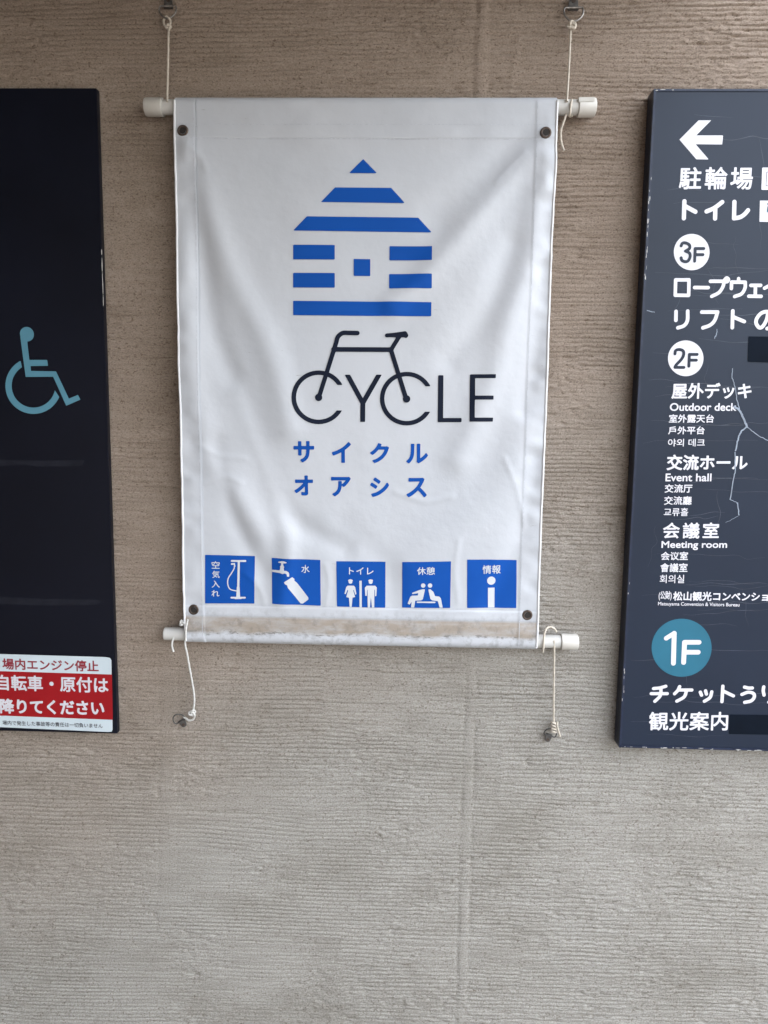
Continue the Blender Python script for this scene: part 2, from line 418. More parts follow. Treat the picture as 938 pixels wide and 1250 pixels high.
def build_wall():
    x0, x1, z0, z1 = -.96, .99, .42, 2.33
    dx, dz = .0033, .00122
    nx, nz = int((x1 - x0) / dx) + 1, int((z1 - z0) / dz) + 1
    X = x0 + np.arange(nx) * dx; Z = z0 + np.arange(nz) * dz
    x1, z1 = X[-1], Z[-1]
    XX, ZZ = np.meshgrid(X, Z, indexing='ij')
    N = lambda sx, sz, s: vnoise(nx, nz, dx, dz, sx, sz, s)
    # strokes of the comb: overlapping rectangular sweeps, each with its own phase, tilt, depth
    g = np.random.default_rng(21)
    phase = ZZ / .0073; amp = np.full(XX.shape, .8); edge = np.zeros(XX.shape)
    wobx = N(.05, .12, 1) * .006; wobz = N(.09, .05, 2) * .0016
    for k in range(110):
        cx, cz = g.uniform(x0, x1), g.uniform(z0, z1); hw, hh = g.uniform(.12, .36), g.uniform(.03, .085)
        per = g.uniform(.0068, .0080); tilt = g.uniform(-.018, .018); bow = g.uniform(-.05, .05)
        dX = XX - cx + wobx * 1.5; dZ = ZZ - cz + wobz * 1.4
        e = np.minimum(hw - np.abs(dX), (hh - np.abs(dZ)) * 1.5)
        mk = sstep(-.0015, .0035, e)
        ph = (dZ + tilt * dX + bow * dX * dX) / per + g.random()
        a = g.uniform(.30, 1.2)
        phase = np.where(mk > .5, ph, phase); amp = amp * (1 - mk) + a * mk
        lip = np.exp(-((hw - np.abs(dX)) / .003) ** 2) * (np.abs(dZ) < hh) * (e > -.008) * (np.sign(dX) == g.choice([-1, 1]))
        edge = np.where(mk > .5, edge * .25, edge) + lip * g.uniform(.0, .0011)
    phase = phase + N(.12, .05, 3) * .14 + N(.009, .012, 4) * .07 + N(.3, .3, 5) * .3
    s = .5 + .5 * np.cos(2 * np.pi * phase)
    ridge = 1 - s ** 4.5                      # broad crests, narrow torn grooves
    torn = sstep(-.5, .4, N(.07, .007, 6) + .9 * N(.008, .005, 7))
    Hh = amp * (ridge - 1) * (.45 + .55 * torn) * .0029
    sub = .5 + .5 * np.cos(2 * np.pi * (phase * 2.0 + N(.05, .02, 8) * .5))
    Hh += -sub ** 4 * .0003 * sstep(-.2, .5, N(.16, .05, 9))
    # smeared and granular areas
    smear = sstep(.25, .7, N(.14, .06, 10) + .35 * N(.04, .02, 11))
    Hh *= 1 - .65 * smear
    gran = sstep(-.35, .5, N(.12, .08, 12) + .3 * N(.03, .02, 13))
    Hh += (N(.0066, .0026, 14) * .0008 + N(.0095, .0050, 15) * .00032) * (.35 + .9 * gran)
    Hh += -np.clip(N(.012, .0045, 16) - .52, 0, 1) * .0042 * (.3 + gran)       # pits and tears
    Hh += N(.12, .12, 17) * .0009 + N(.4, .25, 18) * .0012 + edge
    # long rough tears running along the comb
    Hh += -np.clip(N(.13, .0052, 19) - .72, 0, 1) * .006
    # vertical lap joint below and above the banner
    def joint(px0, py0, px1, py1, wdt, dep, seed):
        xa, za = W(px0, py0); xb, zb = W(px1, py1)
        xl = xa + (ZZ - za) / (zb - za) * (xb - xa) + N(.05, .05, seed) * .0025
        d = XX - xl
        f = sstep(zb - .02, zb + .01, ZZ) * (1 - sstep(za - .01, za + .02, ZZ))
        r = -np.exp(-((d + wdt) / .0022) ** 2) * dep * (.4 + .6 * sstep(-.3, .3, N(.05, .04, seed + 1)))
        r += -np.exp(-((d - wdt) / .0024) ** 2) * dep * (.3 + .7 * sstep(-.3, .3, N(.05, .03, seed + 2)))
        flat = np.exp(-(d / wdt) ** 4) * f
        return r * f, flat
    for a in ((577, 780, 562, 1262, .0095, .0019, 30), (591, -10, 588, 170, .010, .0012, 40), (207, 795, 203, 1130, .016, .0008, 50)):
        r, fl = joint(*a); Hh = Hh * (1 - .6 * fl) + r + fl * .0006
    Hh = np.minimum(Hh - .0008, .0012)
    # smooth to zero at the border of the sheet
    bd = np.minimum(np.minimum(XX - x0, x1 - XX), np.minimum(ZZ - z0, z1 - ZZ))
    Hh *= np.clip(bd / .02, 0, 1)
    V = np.column_stack([XX.ravel(), -Hh.ravel(), ZZ.ravel()])
    i, j = np.meshgrid(np.arange(nx - 1), np.arange(nz - 1), indexing='ij'); a = (i * nz + j).ravel()
    Fq = np.column_stack([a, a + nz, a + nz + 1, a + 1])
    # the plain rest of the wall round the combed sheet: four slabs' faces, a top, ends and back
    base = len(V); BX, BZ = 4.0, 3.2
    ex = [(-BX, 0, 0), (BX, 0, 0), (BX, 0, BZ), (-BX, 0, BZ), (x0, 0, z0), (x1, 0, z0), (x1, 0, z1), (x0, 0, z1),
          (-BX, .25, 0), (BX, .25, 0), (BX, .25, BZ), (-BX, .25, BZ)]
    V = np.vstack([V, ex]); b = base
    Fx = np.array([(b, b + 1, b + 5, b + 4), (b + 1, b + 2, b + 6, b + 5), (b + 2, b + 3, b + 7, b + 6), (b + 3, b, b + 4, b + 7),
                   (b + 9, b + 8, b + 11, b + 10), (b, b + 8, b + 9, b + 1), (b + 1, b + 9, b + 10, b + 2), (b + 2, b + 10, b + 11, b + 3), (b + 3, b + 11, b + 8, b)])
    Fa = np.vstack([Fq, Fx]).astype(np.int32)
    me = bpy.data.meshes.new('combed_wall')
    me.vertices.add(len(V)); me.vertices.foreach_set('co', V.astype(np.float32).ravel())
    me.loops.add(Fa.size); me.loops.foreach_set('vertex_index', Fa.ravel())
    me.polygons.add(len(Fa)); me.polygons.foreach_set('loop_start', np.arange(0, Fa.size, 4, dtype=np.int32))
    sm = np.ones(len(Fa), bool); sm[-len(Fx):] = False
    me.polygons.foreach_set('use_smooth', sm)
    me.update(calc_edges=True)
    return me
link('plaster_wall', build_wall(), MW, label='brown grey wall of horizontally combed plaster behind the banner and signs', category='wall')

# ground and the roof over the wall (both out of frame, they shape the light and the reflections)
link('pavement', mesh([(-60, -60, 0), (60, -60, 0), (60, 20, 0), (-60, 20, 0)], [(0, 1, 2, 3)]), M_PAVE, kind='structure')
CX0, CX1, CY = -4.0, .46, -1.65
link('unseen_ceiling', box(CX0, CX1, CY, -.002, 2.37, 2.55), M_CEIL, kind='structure')
link('unseen_ceiling', box(CX0, -.30, -3.0, CY - .002, 2.37, 2.55), M_CEIL, kind='structure')  # unseen deeper left part, added to darken the wall's left side
link('side_light_blocker', box(-1.45, -1.25, -3.0, -.002, 0.004, 2.366), M_CEIL, kind='structure')  # unseen slab added to keep light off the left side

link('low_sky_blocker', box(-28, 1.2, -14, -8, .004, 4.8), mat('blocker_dark', (.05, .043, .036), .8, .1, 2), kind='structure')  # unseen block added to cut off low sky and darken the upper wall

# ------------------------------------------------------------------ banner
OB = .030                                          # front of the banner before the wall
bx0 = (W(212.5, 121, OB)[0] + W(227, 783, OB)[0]) / 2
bx1 = (W(680, 121, OB)[0] + W(656, 788, OB)[0]) / 2
bzt = W(450, 118.5, OB - .008)[1]; bzb = W(440, 788.5, OB - .008)[1]
RP = .0128                                         # radius of the sleeves
zpt, zpb = bzt - RP, bzb + RP                      # pole axes
YP = -(OB - RP)                                    # their distance from the wall

_folds = []
def fold(pts, width, amp):
    P = smooth_path([W(x, y, OB) for x, y in pts], 6); _folds.append((np.hstack([P[:-1], P[1:]]), width * .88 * PX, amp, P))
fold([(662, 168), (618, 222), (572, 275), (525, 330), (480, 372)], 17, .0040)
fold([(640, 168), (590, 215), (535, 262)], 26, -.0030)
fold([(668, 200), (650, 300), (622, 390), (600, 470), (560, 560)], 20, .0042)
fold([(668, 250), (662, 380), (640, 500)], 13, -.0026)
fold([(628, 300), (596, 380), (550, 440)], 18, -.0028)
fold([(226, 170), (250, 250), (285, 340), (330, 430), (352, 520)], 20, .0040)
fold([(236, 200), (246, 300), (262, 400), (300, 500), (345, 620), (420, 670)], 16, -.0034)
fold([(226, 300), (232, 440), (262, 560), (320, 650)], 18, .0038)
fold([(290, 480), (330, 590), (352, 660), (345, 735)], 14, .0034)
fold([(262, 540), (290, 640), (322, 700)], 13, -.0028)
fold([(640, 520), (610, 600), (560, 650), (500, 690)], 24, .0026)
fold([(655, 560), (636, 660), (600, 735)], 16, -.0022)
fold([(420, 640), (470, 690), (480, 740)], 18, -.0016)
fold([(300, 150), (400, 185), (560, 180)], 26, -.0016)
for P_c in ([(246, 545), (268, 556), (300, 560)], [(250, 590), (275, 582), (296, 590)], [(230, 178), (244, 190), (252, 208)], [(640, 186), (626, 200), (606, 222)],
            [(300, 700), (316, 716), (324, 738)], [(398, 690), (402, 712), (398, 738)], [(560, 660), (556, 700), (560, 735)], [(482, 600), (520, 612), (552, 606)], [(616, 560), (632, 600), (640, 640)]):
    fold(P_c, 3.6, .0007)
_g = np.random.default_rng(5); _n1 = _g.random((60, 90)) * 2 - 1; _n2 = _g.random((200, 300)) * 2 - 1
def vn(G, X, Z, sx, sz):
    a, b = (X - bx0 + .1) / sx, (Z - bzb + .1) / sz
    a = np.clip(a, 0, G.shape[0] - 2.001); b = np.clip(b, 0, G.shape[1] - 2.001)
    ia, ib = a.astype(int), b.astype(int); fa, fb = a - ia, b - ib
    fa = fa * fa * (3 - 2 * fa); fb = fb * fb * (3 - 2 * fb)
    return (G[ia, ib] * (1 - fa) + G[ia + 1, ib] * fa) * (1 - fb) + (G[ia, ib + 1] * (1 - fa) + G[ia + 1, ib + 1] * fa) * fb
HEM = 24 * PX
zs1, zs2 = W(450, 168, OB)[1], W(450, 756.5, OB)[1]
def relief(X, Z):
    """how far the cloth stands proud of its mean plane (metres, towards the viewer)"""
    X = np.asarray(X, float); Z = np.asarray(Z, float); h = np.zeros(X.shape)
    for A, wd, am, P in _folds:
        d = np.full(X.size, 1e9)
        for i in range(0, X.size, 20000):
            d[i:i + 20000] = seg_dist(X.ravel()[None, i:i + 20000], Z.ravel()[None, i:i + 20000], A)
        h += (am * 1.2 * np.exp(-(d / wd) ** 2)).reshape(X.shape)
    h += vn(_n1, X, Z, .11, .14) * .0016 + vn(_n1, X + .3, Z, .05, .07) * .0006
    el = X - bx0; er = bx1 - X; e = np.minimum(el, er)
    h += vn(_n2, X, Z, .02, .016) * .0018 * np.exp(-(e / .028) ** 2)     # puckered hems
    m = sstep(zpb + .012, zpb + .07, Z) * (1 - sstep(zpt - .07, zpt - .012, Z))
    h *= .12 + .88 * m
    h += vn(_n2, X, Z, .013, .010) * .00035 * (1 - sstep(zs2 - .002, zs2 + .035, Z)) + vn(_n2, X + .2, Z, .03, .02) * .0005 * sstep(zs1 - .02, zs1, Z)
    h += .0004 * (1 - sstep(HEM - .0015, HEM + .0005, e))                          # hems are two layers thick
    h += .0006 * sstep(zs1 - .0005, zs1 + .0005, Z) + .0006 * (1 - sstep(zs2 + .017, zs2 + .018, Z))
    h += -.0012 * np.exp(-((Z - zs2 + .001) / .003) ** 2)                   # crease above the bottom sleeve
    return h
def cloth_y(X, Z):
    """front of the cloth, sleeves rounded over their pipes"""
    X = np.asarray(X, float); Z = np.asarray(Z, float)
    y = np.full(X.shape, -OB)
    t = np.clip((Z - zpt) / RP, 0, 1); b = np.clip((zpb - Z) / RP, 0, 1); c = np.maximum(t, b)
    y = YP - RP * np.sqrt(np.clip(1 - c * c, 0, 1))
    return y - relief(X, Z) * np.sqrt(np.clip(1 - c * c, 0, 1))
banner = empty('hanging_banner', (float((bx0 + bx1) / 2), -OB, float(bzb)),
               'white vinyl banner with blue house emblem and bicycle word CYCLE, hung between two white pipes', 'banner')

def build_cloth():
    xs = np.unique(np.concatenate([np.arange(bx0, bx1, .0032), [bx1], bx0 + HEM + np.array([-.001, 0]), bx1 - HEM + np.array([0, .001])]))
    th = np.linspace(0, math.pi / 2, 9)
    zf = np.arange(zpb, zpt, .0032)
    zf = np.unique(np.concatenate([zf, [zpt], zs1 + np.array([-.0005, .0005]), zs2 + np.array([.017, .018])]))
    rows = []                                                # (z for the front function, y override)
    for a in np.linspace(math.pi / 2, 0, 8): rows.append(('back', zpb - RP * math.sin(a), YP + RP * math.cos(a)))
    rows = [('flat', zs2, -OB + .0022)] + rows[::-1]
    for a in th[::-1][1:-1]: rows.append(('front', zpb - RP * math.sin(a), None))
    for z in zf: rows.append(('front', z, None))
    for a in th[1:]: rows.append(('front', zpt + RP * math.sin(a) * .9999, None))
    for a in np.linspace(math.pi / 2, 0, 8)[1:]: rows.append(('back', zpt + RP * math.sin(a), YP + RP * math.cos(a)))
    rows.append(('flat', W(450, 152, OB)[1], -OB + .0022))
    V = []
    for kind, z, y in rows:
        Z = np.full(xs.shape, z)
        V.append(np.column_stack([xs, cloth_y(xs, Z) if kind == 'front' else np.full(xs.shape, y), Z]))
    V = np.vstack(V); n = len(xs)
    F = [(r * n + i, r * n + i + 1, (r + 1) * n + i + 1, (r + 1) * n + i) for r in range(len(rows) - 1) for i in range(n - 1)]
    return mesh(V, F)
cm = build_cloth()
M_VINYL = vinyl_material(W(440, 775, OB)[1], W(440, 757, OB)[1])
cl = link('cloth', cm, M_VINYL, banner, True)

def along(pts, off, n=6): return smooth_path([W(x, y, OB) for x, y in pts], n)
# rolled white edges down both sides
for x in (bx0, bx1):
    zz = np.arange(zpb - .008, zpt + .008, .004)
    xx = np.full(zz.shape, x) + (vn(_n2, np.full(zz.shape, x), zz, .02, .05) * .0007)
    yy = cloth_y(xx, zz) + .0003
    v, f = tube(np.column_stack([xx, yy, zz]), .0019, 8, raw=True); link('edge_welt', mesh(v, f), M_WELT, banner, True)
# stitched seams
def seam(xa, za, xb, zb, wd=.00038):
    n = int(max(abs(xb - xa), abs(zb - za)) / .003) + 2; t = np.linspace(0, 1, n)
    x = xa + (xb - xa) * t; z = za + (zb - za) * t; horiz = abs(xb - xa) > abs(zb - za)
    V, F = [], []
    for k in range(n):
        for s in (-1, 1):
            X = x[k] + (0 if horiz else s * wd); Z = z[k] + (s * wd if horiz else 0); V.append((X, float(cloth_y(X, Z)) - .00035, Z))
    for k in range(n - 1):
        a = k * 2; F.append((a, a + 2, a + 3, a + 1) if horiz else (a, a + 1, a + 3, a + 2))
    link('stitching', mesh(V, F), M_STITCH, banner)
seam(bx0 + HEM - .003, zpb - .006, bx0 + HEM - .003, zpt + .006)
seam(bx1 - HEM + .003, zpb - .006, bx1 - HEM + .003, zpt + .006)
seam(bx0 + .003, zs1 - .0015, bx1 - .003, zs1 - .0015)
seam(bx0 + .003, W(450, 152, OB)[1], bx1 - .003, W(450, 152, OB)[1], .0003)
seam(bx0 + .003, W(440, 741, OB)[1], bx1 - .003, W(440, 741, OB)[1], .0003)
seam(bx0 + .003, zs2 + .0025, bx1 - .003, zs2 + .0025, .0003)

def pipe(px0, px1, py0, py1, pz, caps):
    xa, xb = W(px0, (py0 + py1) / 2, OB - .01)[0], W(px1, (py0 + py1) / 2, OB - .01)[0]
    r = .0108; rc = .0134
    prof = [(xa + .0, r - .0015), (xa + .0015, r), (xb - .0015, r), (xb, r - .0015)]
    p = link('pipe', lathe_x(prof, 0, YP, pz), M_PIPE, banner, True)
    p.data.set_sharp_from_angle(angle=R(40))
    for side, pc in caps:
        e = xa if side < 0 else xb; i = W(pc, (py0 + py1) / 2, OB - .01)[0]
        d = math.copysign(1, e - i)
        prof = [(i, rc - .0006), (i + d * .0006, rc), (e - d * .002, rc), (e + d * .0002, rc - .001), (e + d * .0009, rc - .003)]
        c = link('pipe_cap', lathe_x(prof if d > 0 else prof[::-1], 0, YP, pz), M_CAP, banner, True)
        c.data.set_sharp_from_angle(angle=R(40))
pipe(177.5, 727, 120, 141, zpt, ((-1, 199), (1, 706)))
xa_, za_ = W(706.5, 119.2, OB); xb_, zb_ = W(726, 124.5, OB)
link('cap_lip', box(xa_, xb_, -OB - .0012, -OB + .010, zb_, za_ + .0006, .0009), M_CAP, banner)
pipe(200.5, 705.5, 770, 789, zpb, ((1, 685),))

def eyelet(px, py):
    x, z = W(px, py, OB); y = float(cloth_y(x, z))
    V, F = [], []; seg = 28
    prof = [(.0088, .0004), (.0082, -.0010), (.0066, -.0017), (.0052, -.0012), (.0044, .0004)]
    for r, d in prof:
        for s in range(seg):
            a = 2 * math.pi * s / seg; V.append((x + r * math.cos(a), y + d, z + r * math.sin(a)))
    for i in range(len(prof) - 1):
        for s in range(seg):
            s2 = (s + 1) % seg; F.append((i * seg + s, i * seg + s2, (i + 1) * seg + s2, (i + 1) * seg + s))
    e = link('eyelet', mesh(V, F), M_BRONZE, banner, True)
    disc = [(x + .0048 * math.cos(2 * math.pi * s / seg), y - .0013, z + .0048 * math.sin(2 * math.pi * s / seg)) for s in range(seg)]
    link('eyelet_shade_disc', mesh(disc, [tuple(range(seg))]), M_HOLE_SHADE, e)  # dark disc stands in for the shade inside the hole
for p in ((224, 160.5), (666, 163), (237, 744), (644, 751)): eyelet(*p)

# --- print on the banner
def on_cloth(lift=.0006): return lambda X, Z: cloth_y(X, Z) - lift
def cprint(name, areas, strokes, m, cell=.0012, grow=0, lift=.0006, cut=None, parent=None, **kw):
    V, F = sdf_sheet(areas, strokes, cell, grow, .005, cut)
    return link(name, place2d(V, F, on_cloth(lift)), m, parent or banner, True, **kw)
P_ = lambda pts: poly_segs(pxy(pts, OB))
for q in ([(443.6, 193.8), (460.6, 211.4), (426.2, 211.4)],
          [(409.3, 229), (477.8, 229.2), (494.6, 247.8), (392, 246.8)],
          [(374.9, 264.3), (510.8, 265.4), (527.4, 283.6), (358, 281.6)],
          [(358.2, 298.8), (409, 299.2), (409, 317), (358.2, 316.8)], [(475.8, 300.4), (527.6, 300.8), (527.4, 318.1), (475.6, 317.7)],
          [(432, 316.1), (452.3, 316.3), (452.3, 337), (432, 336.8)],
          [(358.2, 333.1), (409, 333.4), (409, 351.3), (358.2, 351)], [(475.3, 334.5), (527.3, 334.8), (527.3, 352.4), (475.3, 352.2)],
          [(358.2, 367.2), (526.9, 369), (526.7, 386.2), (358.2, 384.8)]):
    cprint('emblem_bar', [P_(q)], [], M_BLUE, .0011, label='solid blue stripe of the house emblem')
def arc(cx, cy, r, a0, a1, n=40): return [(cx + r * math.cos(R(a0 + (a1 - a0) * k / n)), cy - r * math.sin(R(a0 + (a1 - a0) * k / n))) for k in range(n + 1)]
def big_c(cx, cy, ro, ri, up, dn):
    ao, ai = math.degrees(math.asin(up / ro)), math.degrees(math.asin(up / ri)); bo, bi = math.degrees(math.asin(dn / ro)), math.degrees(math.asin(dn / ri))
    return arc(cx, cy, ro, ao, 360 - bo) + arc(cx, cy, ri, 360 - bi, ai)
S_ = lambda pts, r: (pxy(pts, OB), r * PX)
cprint('lettering', [P_(big_c(389.3, 485, 32.8, 27.3, 15, 16))], [], M_BLACK, label='black letter C drawn as the front wheel')
cprint('lettering', [P_(big_c(496.8, 486.6, 32.8, 27.3, 15, 16))], [], M_BLACK, label='black letter C drawn as the rear wheel')
cprint('lettering', [P_([(421, 457.4), (427.6, 457.4), (443.2, 486), (459.6, 457.3), (466.4, 457.3), (446.2, 492.6), (446, 515), (440, 515), (440.2, 492.6)])], [], M_BLACK, label='black letter Y')
cprint('lettering', [P_([(535.2, 458), (541.6, 458), (541.2, 510.2), (563.7, 510.2), (563.5, 515.4), (534.5, 515.4)])], [], M_BLACK, label='black letter L')
cprint('lettering', [P_([(573.8, 457), (605.2, 457), (605, 461.8), (580.2, 461.8), (580, 483), (602.4, 483), (602.3, 487.9), (579.8, 487.9),
                         (579.4, 509.8), (602, 509.8), (601.8, 514.7), (573, 514.7)])], [], M_BLACK, label='black letter E')
cprint('bicycle_frame_print', [P_([(471.5, 407.4), (495, 404.2), (497, 411.6), (486, 412), (471.5, 411.4)])],
       [S_(smooth_path([(436.6, 406.6), (426, 406.4), (418.5, 406.7), (413, 411), (410.8, 418)], 5), 2.6), S_([(410.8, 418), (389.5, 485.5)], 2.6),
        S_([(407.5, 426.5), (478, 426.8)], 2.7), S_([(477.5, 427), (496.2, 487.2)], 2.6), S_([(478.2, 426), (489, 408.5)], 2.5),
        S_([(472.5, 409.4), (494.5, 407.4)], 2.3), S_([(494.5, 407.4), (495.6, 409.4)], 2.9), S_([(389.3, 485.2)], 4.3), S_([(496.6, 487)], 4.3)], M_BLACK, lift=.0009, label='black bicycle frame, handlebar and saddle above the word CYCLE')
# blue kana under the word
def kana(ch, x0, x1, y0, y1, m, rad, par=None, lift=.0006, cell=.0009):
    A, h = text_segs(ch, x0 + rad * .8, y0 + rad * .8, y1 - rad * .8, x1 - rad * .8, y1 - rad * .8, OB)
    return A
row = [kana(c, *b, M_BLUE, 1.0) for c, b in (('サ', (359, 383.8, 538.6, 564.2)), ('イ', (405.6, 428.6, 539.8, 564.8)), ('ク', (452.3, 475, 541.2, 565)), ('ル', (496.4, 522.4, 541.8, 565.4)))]
for A in row: cprint('lettering', [A], [], M_BLUE, .0008, 1.0 * PX)
row = [kana(c, *b, M_BLUE, 1.0) for c, b in (('オ', (360, 382.4, 580.6, 604.6)), ('ア', (404.8, 428.4, 582.2, 605.6)), ('シ', (452.4, 475, 583, 606.4)), ('ス', (496.6, 521, 583.4, 606.8)))]
for A in row: cprint('lettering', [A], [], M_BLUE, .0008, 1.0 * PX)

# five blue service squares
def square(q): return cprint('service_square', [P_(q)], [], M_BLUE, .0012, lift=.0005, parent=banner, label=None) if False else None
def sq(q, label):
    V, F = sdf_sheet([P_(q)], [], .0012, 0, .004); return link('service_square', place2d(V, F, on_cloth(.0005)), M_BLUE, banner, True, label=label)
def wprint(name, par, areas, strokes, cell=.0005, grow=0, cut=None):
    V, F = sdf_sheet(areas, strokes, cell, grow, .004, cut); return link(name, place2d(V, F, on_cloth(.0009)), M_WPRINT, par, True)
def ctext(par, items, grow):
    A = [text_segs(c, x0, yt, yb, x1, yb1, OB, tr)[0] for c, x0, yt, yb, x1, yb1, tr in items]
    V, F = sdf_sheet(A, [], .00042, grow * PX, .004); return link('lettering', place2d(V, F, on_cloth(.0009)), M_WPRINT, par, True)
def loc(ox, oy, k=.08): return lambda pts: [(ox + x * k, oy + y * k) for x, y in pts]
a = sq([(251, 677), (281, 677.6), (311.2, 679), (310.8, 736.8), (251, 736.2)], 'blue square with a floor pump')
L1 = loc(245, 670)
ctext(a, [('空', 259.2, 684.8, 693.6, 268.8, 693.8, 1), ('気', 259.8, 696.4, 705, 268.8, 705.2, 1), ('入', 259.2, 708.3, 716.8, 268.8, 717, 1), ('れ', 259, 720, 727.6, 268.4, 727.8, 1)], .12)
wprint('pump_print', a, [P_(L1([(572, 190), (604, 190), (596, 575), (562, 575)])), P_(L1([(556, 575), (598, 575), (606, 735), (548, 735)]))],
       [S_(L1([(482, 180), (684, 184)]), 1.15), S_(L1([(475, 742), (678, 744)]), 1.1), S_(L1([(530, 752), (620, 752)]), 1.0), S_(smooth_path(L1([(520, 255), (515, 300), (475, 370), (435, 430), (418, 490), (425, 560), (460, 615), (550, 640)]), 5), .65),
        S_(L1([(480, 228), (520, 226)]), 1.0), S_(L1([(518, 222), (528, 262)]), .8)])
a = sq([(332.1, 680.7), (360, 682), (391.5, 683.3), (391.8, 739.4), (332.7, 736.8)], 'blue square with a tap and bottle')
L2 = loc(325, 675)
ctext(a, [('水', 368.4, 689.3, 698.8, 378.2, 699, 1)], .14)
wprint('tap_print', a, [P_(L2([(92, 252), (215, 258), (225, 215), (218, 205), (232, 185), (240, 150), (190, 138), (192, 128), (240, 118), (275, 118), (322, 132), (322, 146), (268, 152), (275, 190), (288, 205), (278, 218), (284, 262), (318, 262), (352, 285), (362, 310), (360, 352), (328, 350), (324, 318), (300, 302), (258, 312), (215, 298), (94, 286)]))], [])
wprint('bottle_print', a, [P_(L2([(290, 440), (405, 368), (432, 390), (432, 420), (468, 450), (640, 680), (640, 705), (560, 765), (530, 762), (345, 520), (335, 480), (300, 462)]))], [], grow=.5 * PX)
a = sq([(410.8, 685), (440, 685.3), (470.8, 686), (470.6, 742.2), (411.6, 740.4)], 'blue square with woman and man')
L3 = loc(403, 675)
ctext(a, [('トイレ', 426.4, 692.4, 701, 456, 701.4, 1.1)], .12)
wprint('woman_print', a, [P_(L3([(270, 498), (365, 498), (385, 520), (405, 625), (388, 638), (362, 560), (355, 570), (385, 672), (345, 682), (332, 822), (302, 822), (290, 682), (250, 672), (278, 570), (270, 560), (240, 628), (222, 622), (248, 520)])),
                          P_(L3([(275, 425), (282, 408), (312, 398), (342, 408), (352, 425), (335, 432), (288, 432)]))], [S_(L3([(313, 440)]), 2.3)])
wprint('partition_print', a, [P_(L3([(450, 422), (486, 422), (486, 832), (452, 832)]))], [])
wprint('man_print', a, [P_(L3([(560, 500), (690, 500), (715, 530), (708, 660), (688, 660), (686, 560), (678, 560), (676, 832), (640, 832), (625, 670), (610, 832), (576, 832), (574, 560), (568, 560), (560, 655), (540, 655), (532, 530)])),
                        P_(L3([(584, 428), (592, 410), (620, 402), (650, 410), (660, 428), (645, 436), (598, 436)]))], [S_(L3([(622, 446)]), 2.3)])
a = sq([(491.3, 685.8), (520, 685.4), (550.8, 685), (549.8, 742), (491.2, 742)], 'blue square with two seated figures')
L4 = loc(484, 675)
ctext(a, [('休憩', 509.4, 692, 701.4, 531, 701.4, 1.04)], .14)
wprint('left_sitter_print', a, [P_(L4([(400, 552), (438, 555), (405, 705), (380, 722), (290, 728), (272, 832), (226, 832), (235, 745), (205, 788), (172, 775), (215, 668), (240, 652), (330, 648), (335, 612), (248, 628), (240, 610), (350, 565)]))], [S_(L4([(410, 495)]), 2.7)])
wprint('right_sitter_print', a, [P_(L4([(488, 555), (520, 552), (565, 590), (590, 655), (655, 662), (680, 690), (708, 832), (662, 832), (632, 732), (545, 722), (520, 700)]))], [S_(L4([(515, 495)]), 2.7)])
wprint('bench_print', a, [P_(L4([(312, 740), (598, 740), (596, 762), (314, 762)]))], [])
a = sq([(570.5, 683), (600, 683), (631.2, 684), (630.6, 742.4), (570.5, 742)], 'blue square with letter i')
L5 = loc(563, 675)
ctext(a, [('情報', 589.4, 690, 700.4, 611.4, 700.2, 1.04)], .14)
wprint('information_mark_print', a, [P_(L5([(413, 532), (515, 532), (512, 836), (414, 836)]))], [S_(L5([(463, 424)]), 5.1)])

# ------------------------------------------------------------------ hangers and cords
HG = 'small steel ring hangers screwed to the wall'
def hanger(px, py, flip, size, label, tilt=0.):
    rm = M_PLATE if flip else M_STEEL
    """px, py: where the ring's straight bar sits; plate and screw on the far side from the ring"""
    x, z = W(px, py, .006); t = empty('ring_hanger', (x, -.003, z), label, 'hanger', HG)
    s = -1 if flip else 1; k = size * PX
    ca, sa = math.cos(tilt), math.sin(tilt)
    def q(u, v, y): return (x + k * (u * ca - s * v * sa), y - .0022, z + k * (u * sa + s * v * ca))
    hw = 5.0
    outl = [(-hw, -1.5), (hw, -1.5), (hw, 1)] + [(hw * math.cos(a) * .86, 7 + 4.4 * math.sin(a)) for a in np.linspace(0, math.pi, 10)] + [(-hw, 1)]
    n = len(outl); V = [q(u, v, -.0045) for u, v in outl] + [q(u, v, -.0012) for u, v in outl]
    F = [tuple(range(n)), tuple(range(2 * n - 1, n - 1, -1))] + [(i, (i + 1) % n, n + (i + 1) % n, n + i) for i in range(n)]
    link('plate', mesh(V, F), M_PLATE, t)
    b = tube([q(-hw - .6, 0, -.0055), q(0, 0, -.0060), q(hw + .6, 0, -.0055)], 1.25 * k, 8, 4)
    link('plate_loop', join([b]), rm, t, True)
    ring = [(-8.6, -.4), (-9.6, -3.5), (-8.8, -8), (-5, -12.4), (0, -14.2), (5, -12.4), (8.8, -8), (9.6, -3.5), (8.6, -.4), (4, 0), (-4, 0)]
    P = smooth_path([q(u, v, -.0062 - .00025 * abs(v)) for u, v in ring + ring[:1]], 5)[:-1]
    v, f = tube(P, .95 * k, 8, closed=True, raw=True); link('ring', mesh(v, f), rm, t, True)
    sc = [q(2.2 * math.cos(a), 7 + 2.2 * math.sin(a), -.0052) for a in np.linspace(0, 2 * math.pi, 15)[:-1]]
    sb = [q(2.5 * math.cos(a), 7 + 2.5 * math.sin(a), -.0040) for a in np.linspace(0, 2 * math.pi, 15)[:-1]]
    link('screw', mesh(sc + sb, [tuple(range(14))] + [(i, 14 + i, 14 + (i + 1) % 14, (i + 1) % 14) for i in range(14)]), M_BRONZE, t)
hanger(205.7, 8.2, False, 1.02, 'steel ring hanger above the top left end of the banner')
hanger(700, 10.2, False, 1.12, 'steel ring hanger with bare screw above the top right end of the banner')
